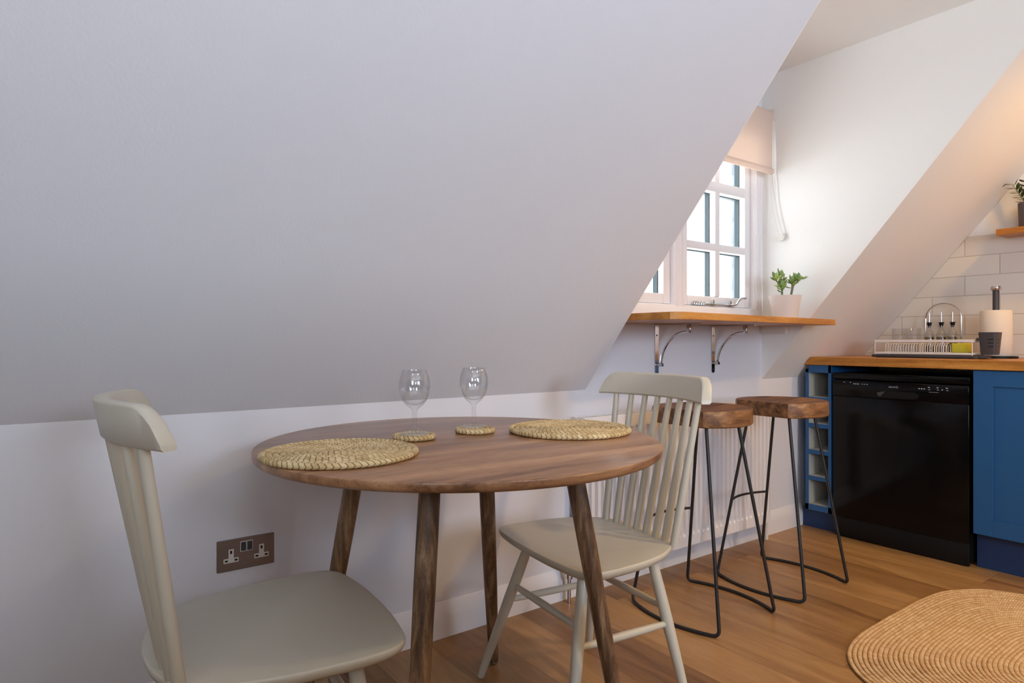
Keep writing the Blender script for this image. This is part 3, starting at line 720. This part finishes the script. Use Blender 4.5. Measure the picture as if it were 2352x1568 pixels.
# base cabinets
def cabinet(y1, y0, label):
    t = thing('base_cabinet', label, 'cabinet', (3.55, (y0+y1)/2, 0))
    kb('carcass', B(3.292, 3.80, y0+0.001, y1-0.001, 0.15, WTZ0-0.001), M['blue'], t, smooth=False)
    z0, z1 = 0.156, 0.8655; st = 0.072; a, b = y0+0.002, y1-0.002
    bm = bmesh.new(); box(bm, 3.270, 3.2915, a, a+st, z0, z1, 0.001, 1); box(bm, 3.270, 3.2915, b-st, b, z0, z1, 0.001, 1)
    box(bm, 3.270, 3.2915, a+st, b-st, z0, z0+st, 0.001, 1); box(bm, 3.270, 3.2915, a+st, b-st, z1-st+0.004, z1, 0.001, 1); box(bm, 3.279, 3.2915, a+st, b-st, z0+st, z1-st+0.004)
    kb('door', bm, M['blue'], t, smooth=False)
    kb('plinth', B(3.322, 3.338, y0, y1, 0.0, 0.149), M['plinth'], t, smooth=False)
cabinet(1.056, 0.458, 'blue shaker door base cabinet right of the dishwasher')
cabinet(0.456, -0.142, 'blue shaker door base cabinet, second right of the dishwasher')
# floating shelf and its plant
fs = obj('floating_shelf', B(3.695, XT+0.0075, 0.25, 1.098, 1.501, 1.530, bev=0.001), M['oakY'], smooth=False); fs.location.x = 0; fs.data.transform(Matrix.Translation((0, 0, 0)))
tag(fs, 'oak floating shelf on the kitchen wall above the tiles', 'shelf')
t = thing('potted_plant', 'dark leaved plant in a grey pot on the floating shelf', 'plant', (3.768, 0.975, 1.530))
obj('pot', lathe([(0, 0), (0.050, 0), (0.052, 0.002), (0.056, 0.118), (0.053, 0.118), (0.050, 0.10), (0, 0.10)], 32), M['greypot'], t, ang=45)
bm = bmesh.new(); bm2 = bmesh.new(); rnd = random.Random(11)
for k in range(7):
    a = 0.3+k*0.897; d = Vector((cos(a)*0.35, sin(a)*0.55, 1)).normalized(); p0 = Vector((cos(a)*0.02, sin(a)*0.02, 0.10)); L_ = 0.10+0.03*rnd.random()
    tube([p0, p0+d*L_], [0.003, 0.0015], 6, bm2)
    for j in range(9):
        f = 0.2+0.8*j/8; s = 1 if j % 2 else -1; side = d.cross(Vector((cos(a+1.2), sin(a+1.2), 0))).normalized()*s
        v = (side+d*0.5); v.x = min(v.x, 0.6); leaf(p0+d*L_*f, v, 0.036, 0.009, 0.0012, bm)
for v in bm.verts: v.co.x = min(v.co.x, 0.070); v.co.z = min(v.co.z, slope_z(0.975+v.co.y)-1.530-0.012)
obj('stem', bm2, M['stem'], t); obj('leaves', bm, M['darkleaf'], t, ang=70)

# ------------------------------------------------------------ things on the worktop
Z = WTZ1
t = thing('dish_rack', 'white wire dish rack with a dark drip tray on the worktop end', 'dish rack', (3.49, 1.30, Z))
TX0, TX1, TY0, TY1 = 3.395, 3.575, 1.082, 1.535
bm = prism(rrect(TX0, TX1, TY0, TY1, 0.015, 4), 'Z', Z+0.002, Z+0.006); 
for a in ((TX0, TX0+0.006, TY0+0.004, TY1-0.004), (TX1-0.006, TX1, TY0+0.004, TY1-0.004), (TX0+0.004, TX1-0.004, TY0, TY0+0.006), (TX0+0.004, TX1-0.004, TY1-0.006, TY1)): box(bm, *a, Z+0.002, Z+0.016, 0.002, 1)
box(bm, 3.42, 3.47, TY0-0.035, TY0+0.004, Z+0.004, Z+0.009)
for x, y in ((3.41, 1.10), (3.56, 1.10), (3.41, 1.51), (3.56, 1.51)): box(bm, x-0.006, x+0.006, y-0.006, y+0.006, Z+0.0002, Z+0.003)
kb('drip_tray', bm, M['grey'], t, smooth=False)
fx0, fx1, fy0, fy1 = 3.405, 3.565, 1.100, 1.525
bm = bmesh.new()
def loopframe(z, h, w):
    for a in ((fx0, fx0+w, fy0, fy1), (fx1-w, fx1, fy0, fy1), (fx0+w, fx1-w, fy0, fy0+w), (fx0+w, fx1-w, fy1-w, fy1)): box(bm, *a, z, z+h, 0.001, 1)
loopframe(Z+0.018, 0.010, 0.005); loopframe(Z+0.076, 0.013, 0.005)
for x, y in ((fx0+0.002, fy0+0.002), (fx1-0.002, fy0+0.002), (fx0+0.002, fy1-0.002), (fx1-0.002, fy1-0.002)): cyl((x, y, Z+0.007), (x, y, Z+0.080), 0.0022, seg=8, bm=bm)
for i in range(14): y = fy0+0.03+i*(fy1-fy0-0.06)/13; cyl((fx0+0.004, y, Z+0.024), (fx1-0.004, y, Z+0.024), 0.0012, seg=6, bm=bm)
kb('rack_frame', bm, M['wire'], t)
def hoop(y, x0, x1, z0, z1):
    r = 0.022; pts = [(x0, y, z0), (x0, y, z1-r)] + [(x0+r-r*cos(a), y, z1-r+r*sin(a)) for a in [PI/2*i/5 for i in range(1, 6)]] + [(x1-r+r*sin(a), y, z1-r+r*cos(a)) for a in [PI/2*i/5 for i in range(0, 6)]] + [(x1, y, z0)]
    return tube(pts, 0.0016, 6)
for i in range(14): kb('plate_hoop', hoop(1.485-i*0.0118, 3.435, 3.535, Z+0.024, Z+0.070), M['wire'], t)
for i in range(12): kb('plate_hoop', hoop(1.316-i*0.0098, 3.415, 3.465, Z+0.024, Z+0.072), M['wire'], t)
# cutlery holder hooked on the rack end
t = thing('cutlery_holder', 'dark grey slotted cutlery holder hooked on the end of the dish rack', 'cutlery holder', (3.455, 1.06, Z))
bm = bmesh.new(); z0, z1 = Z+0.020, Z+0.122
def rr(s, z): return [bm.verts.new((3.462+px*s, 1.050+py*s, z)) for px, py in rrect(-0.042, 0.042, -0.036, 0.036, 0.012, 3)]
r1, r2, r3, r4 = rr(0.78, z0), rr(1.0, z1), rr(0.94, z1), rr(0.72, z0+0.006)
n = len(r1); bm.faces.new(r1[::-1]); bm.faces.new(r4)
for A, C in ((r1, r2), (r2, r3), (r3, r4)):
    for k in range(n): bm.faces.new((A[k], A[(k+1) % n], C[(k+1) % n], C[k]))
box(bm, 3.44, 3.48, 1.0815, 1.097, Z+0.085, Z+0.096)
hb = kb('cup', bm, M['grey'], t, ang=30)
for i in range(3):
    z = Z+0.055+i*0.016; f = (z-z0)/(z1-z0); d = 0.042*(0.78+0.22*f)
    kb('drain_slot', B(3.462-d-0.0006, 3.462-d+0.003, 1.026, 1.048, z, z+0.005, 0.001, 1), M['hole'], t, smooth=False)
    d2 = 0.036*(0.78+0.22*f); kb('drain_slot', B(3.450, 3.462, 1.050-d2-0.0006, 1.050-d2+0.003, z, z+0.005, 0.001, 1), M['hole'], t, smooth=False)
# sponge
sp = obj('sponge', B(3.49, 3.55, 1.145, 1.215, Z+0.0255, Z+0.072, bev=0.006, seg=3), M['yellow']); tag(sp, 'yellow sponge standing inside the dish rack', 'sponge')
# kitchen roll on its holder
hx, hy = 3.680, 1.093
t = thing('kitchen_roll_holder', 'black kitchen roll holder pole with a chrome knob and round base', 'holder', (hx, hy, Z))
obj('base', lathe([(0, 0), (0.084, 0), (0.086, 0.002), (0.086, 0.009), (0.083, 0.011), (0, 0.011)], 40), M['blackmatt'], t, ang=40)
obj('pole', lathe([(0, 0.011), (0.0135, 0.011), (0.0135, 0.325), (0, 0.325)], 20), M['grey'], t, ang=40)
obj('knob', lathe([(0, 0.325), (0.018, 0.325), (0.0215, 0.328), (0.0215, 0.341), (0.019, 0.345), (0, 0.346)], 24), M['chrome'], t, ang=50)
kr = obj('kitchen_roll', lathe([(0.020, 0), (0.061, 0), (0.0635, 0.003), (0.0635, 0.214), (0.061, 0.217), (0.020, 0.217), (0.020, 0)], 48), M['paper'], ang=50); kr.location = (hx, hy, Z+0.0115)
tag(kr, 'thick roll of kitchen paper on the black holder', 'paper roll')
# oil bottles, their caddy and two tumblers
OB = [(3.770, 1.412), (3.770, 1.356), (3.770, 1.305)]
def bottle(x, y, label):
    t = thing('oil_bottle', label, 'bottle', (x, y, Z+0.0045), 0, 'pouring bottles in the wire caddy')
    obj('glass_body', lathe([(0, 0), (0.022, 0), (0.024, 0.003), (0.024, 0.055), (0.0235, 0.105), (0.019, 0.122), (0.010, 0.135), (0.008, 0.140), (0.008, 0.158), (0.0065, 0.158), (0.0065, 0.140), (0.017, 0.120), (0.0218, 0.104), (0.0222, 0.004), (0, 0.004)], 28), M['glass'], t, ang=60)
    obj('oil', lathe([(0, 0.0045), (0.0217, 0.0045), (0.0217, 0.100), (0, 0.100)], 24), M['oil'], t, ang=50)
    obj('stopper', lathe([(0, 0.150), (0.0062, 0.150), (0.0062, 0.1585), (0.010, 0.160), (0.010, 0.172), (0.013, 0.173), (0.013, 0.176), (0, 0.177)], 20), M['blackmatt'], t, ang=40)
    obj('pour_spout', lathe([(0, 0.177), (0.004, 0.177), (0.0034, 0.205), (0.0022, 0.228), (0, 0.228)], 12), M['chrome'], t)
    return t
ob = bottle(*OB[0], 'small oil bottle with black stopper and chrome spout, left of the three in the caddy')
for (x, y), l in zip(OB[1:], ('middle small oil bottle of the three, black stopper and chrome spout', 'small oil bottle with black stopper and chrome spout, nearest the kitchen roll')): dup(ob, (x, y, Z+0.0045), 0, l)
t = thing('bottle_caddy', 'wire caddy with a tall arched chrome handle holding three oil bottles', 'caddy', (3.77, 1.357, Z))
cxx = 3.796; bm = bmesh.new()
kb('caddy_base', B(3.740, 3.800, 1.270, 1.445, Z, Z+0.004, bev=0.001), M['chrome'], t)
pts = [(cxx+0.004, 1.440, Z+0.003), (cxx+0.004, 1.440, Z+0.20)] + [(cxx+0.004, 1.358+0.082*cos(a), Z+0.205+0.075*sin(a)) for a in [PI*i/16 for i in range(17)]] + [(cxx+0.004, 1.276, Z+0.20), (cxx+0.004, 1.276, Z+0.003)]
kb('arched_handle', tube(pts, 0.0028, 8), M['chrome'], t)
gp2 = [(0, 0), (0.029, 0), (0.031, 0.003), (0.0335, 0.150), (0.0325, 0.151), (0.0315, 0.150), (0.0285, 0.012), (0, 0.010)]
tb = obj('tumbler', lathe(gp2, 32), M['glass'], ang=60); tb.location = (3.76, 1.556, Z); tag(tb, 'clear tumbler behind the dish rack, left one near the slope', 'tumbler', 'clear tumblers behind the dish rack')
cp(tb, (3.76, 1.483, Z), 0, 'clear tumbler behind the dish rack, beside the oil bottles')

# ------------------------------------------------------------ jute rug
def rug():
    HA, HB, cx, cy = 0.655, 0.96, 2.485, 0.085; p = 0.0118; verts, faces, uvs = [], [], []; SEG = 6; ring = 0
    while True:
        d = p*(ring+0.5)
        if HA-d < 0.012: break
        A_, B_ = HA-d, HB-d; ex = 2.0/(4.2-1.2*d/HA); full = []; pts = []
        for k in range(720):
            q = 2*PI*k/720; c_, s_ = cos(q), sin(q)
            pts.append((cx+A_*math.copysign(abs(c_)**ex, c_), cy+B_*math.copysign(abs(s_)**ex, s_)))
        last = None; tot = 0
        for q in pts:
            if last is None or math.hypot(q[0]-last[0], q[1]-last[1]) > 0.012:
                if last is not None:
                    L_ = math.hypot(q[0]-last[0], q[1]-last[1]); m = max(1, int(L_/0.02))
                    for k in range(1, m): full.append((last[0]+(q[0]-last[0])*k/m, last[1]+(q[1]-last[1])*k/m))
                full.append(q); last = q
        n = len(full); base = len(verts); s = 0.0; arc = []
        for i in range(n):
            arc.append(s); q = full[(i+1) % n]; s += math.hypot(q[0]-full[i][0], q[1]-full[i][1])
        wob = 0.0011*random.uniform(-1, 1)
        for i in range(n):
            A, C = full[i-1], full[(i+1) % n]; tx, ty = C[0]-A[0], C[1]-A[1]; L_ = math.hypot(tx, ty) or 1; nx_, ny_ = ty/L_, -tx/L_
            hh = 0.0040 + wob + 0.0010*sin(arc[i]*31+ring*1.7)
            for k in range(SEG):
                ph = 2*PI*k/SEG; w = p*0.60*cos(ph)
                verts.append((full[i][0]+nx_*w-cx, full[i][1]+ny_*w-cy, 0.0060+hh*sin(ph)))
        for i in range(n):
            i2 = (i+1) % n; u0 = arc[i]/0.009; u1 = (arc[i2] if i2 else s)/0.009
            for k in range(SEG):
                k2 = (k+1) % SEG; faces.append((base+i*SEG+k, base+i2*SEG+k, base+i2*SEG+k2, base+i*SEG+k2))
                sk = lambda kk: 0.9*abs(1-2*kk/SEG*1.0) if kk <= SEG else 0
                v0, v1 = ring+0.05+0.9*k/SEG, ring+0.05+0.9*(k+1)/SEG
                uvs.append(((u0+sk(k), v0), (u1+sk(k), v0), (u1+sk(k+1), v1), (u0+sk(k+1), v1)))
        ring += 1
    o = uvmesh('rug', verts, faces, uvs, M['jute']); o.location = (cx, cy, 0); return tag(o, 'braided natural jute rug with rounded corners on the oak floor', 'rug')
rug()

# ------------------------------------------------------------ light
w = bpy.data.worlds.new('overcast sky'); S.world = w; w.use_nodes = True
wn = w.node_tree.nodes; wn.clear(); wo = wn.new('ShaderNodeOutputWorld'); bg = wn.new('ShaderNodeBackground'); w.node_tree.links.new(bg.outputs[0], wo.inputs[0])
tc = wn.new('ShaderNodeTexCoord'); sz = wn.new('ShaderNodeSeparateXYZ'); mr = wn.new('ShaderNodeMapRange'); lk = w.node_tree.links
lk.new(tc.outputs['Generated'], sz.inputs[0]); lk.new(sz.outputs[2], mr.inputs[0]); mr.inputs[1].default_value = -0.12; mr.inputs[2].default_value = 0.02
mr.inputs[3].default_value = 8.6; mr.inputs[4].default_value = 4.0; lk.new(mr.outputs[0], bg.inputs[1])   # extra glow added below the horizon to brighten the dormer ceiling
bg.inputs[0].default_value = (0.93, 0.97, 1.0, 1)
def area(name, loc, rot, sx, sy, power, col, portal=False):
    l = bpy.data.lights.new(name, 'AREA'); l.shape = 'RECTANGLE'; l.size = sx; l.size_y = sy; l.energy = power; l.color = col
    if portal: l.cycles.is_portal = True
    o = bpy.data.objects.new(name, l); COL.objects.link(o); o.location = loc; o.rotation_euler = rot; return o
R90 = PI/2
# daylight just outside the panes of the two windows behind the camera
for i, (a, b) in enumerate(BW):
    area('window_daylight', ((a+b)/2, YB-0.14, (BZ[0]+BZ[1])/2), (R90, 0, 0), b-a, BZ[1]-BZ[0], (12, 72)[i], ((0.58, 0.74, 1.0), (0.66, 0.79, 1.0))[i])
area('window_daylight', (XL-0.14, (LY[0]+LY[1])/2, (LZ[0]+LZ[1])/2), (R90, 0, -R90), LY[1]-LY[0], LZ[1]-LZ[0], 25, (0.92, 0.95, 1.0))  # added lamp at the left opening, brightens the dormer cheek and ceiling

def spot(name, loc, power, ang, blend=0.6, tgt=None, col=(1.0, 0.60, 0.25), size=0.05):
    l = bpy.data.lights.new(name, 'SPOT'); l.energy = power; l.spot_size = math.radians(ang); l.spot_blend = blend; l.color = col; l.shadow_soft_size = size
    o = bpy.data.objects.new(name, l); COL.objects.link(o); o.location = loc
    if tgt: o.rotation_euler = (Vector(tgt)-Vector(loc)).to_track_quat('-Z', 'Y').to_euler()
    return o
spot('kitchen_downlight', (3.3, 0.30, ZC-0.02), 44, 150, col=(1.0, 0.55, 0.12))
spot('kitchen_downlight', (2.2, -0.3, ZC-0.02), 75, 100, 0.9, (2.0, 0.75, 0.0), (1.0, 0.66, 0.30))

# ------------------------------------------------------------ camera and colour
cam = bpy.data.cameras.new('camera'); co = bpy.data.objects.new('camera', cam); COL.objects.link(co); S.camera = co
cam.sensor_fit = 'HORIZONTAL'; cam.sensor_width = 36; cam.lens = 1468.18/2352*36; cam.clip_start = 0.02
co.location = (0, 0, 0.9912); co.rotation_euler = (R90, 0, math.radians(53.6726-90))
S.view_settings.view_transform = 'Standard'; S.view_settings.look = 'None'; S.view_settings.exposure = 0.24; S.view_settings.gamma = 1.0; S.view_settings.use_curve_mapping = False
cy = S.cycles; cy.use_denoising = True; cy.max_bounces = 14; cy.diffuse_bounces = 7; cy.glossy_bounces = 6; cy.transmission_bounces = 12; cy.transparent_max_bounces = 16
cy.caustics_refractive = False; cy.caustics_reflective = False; cy.sample_clamp_indirect = 6.0; cy.use_adaptive_sampling = True; cy.adaptive_threshold = 0.02
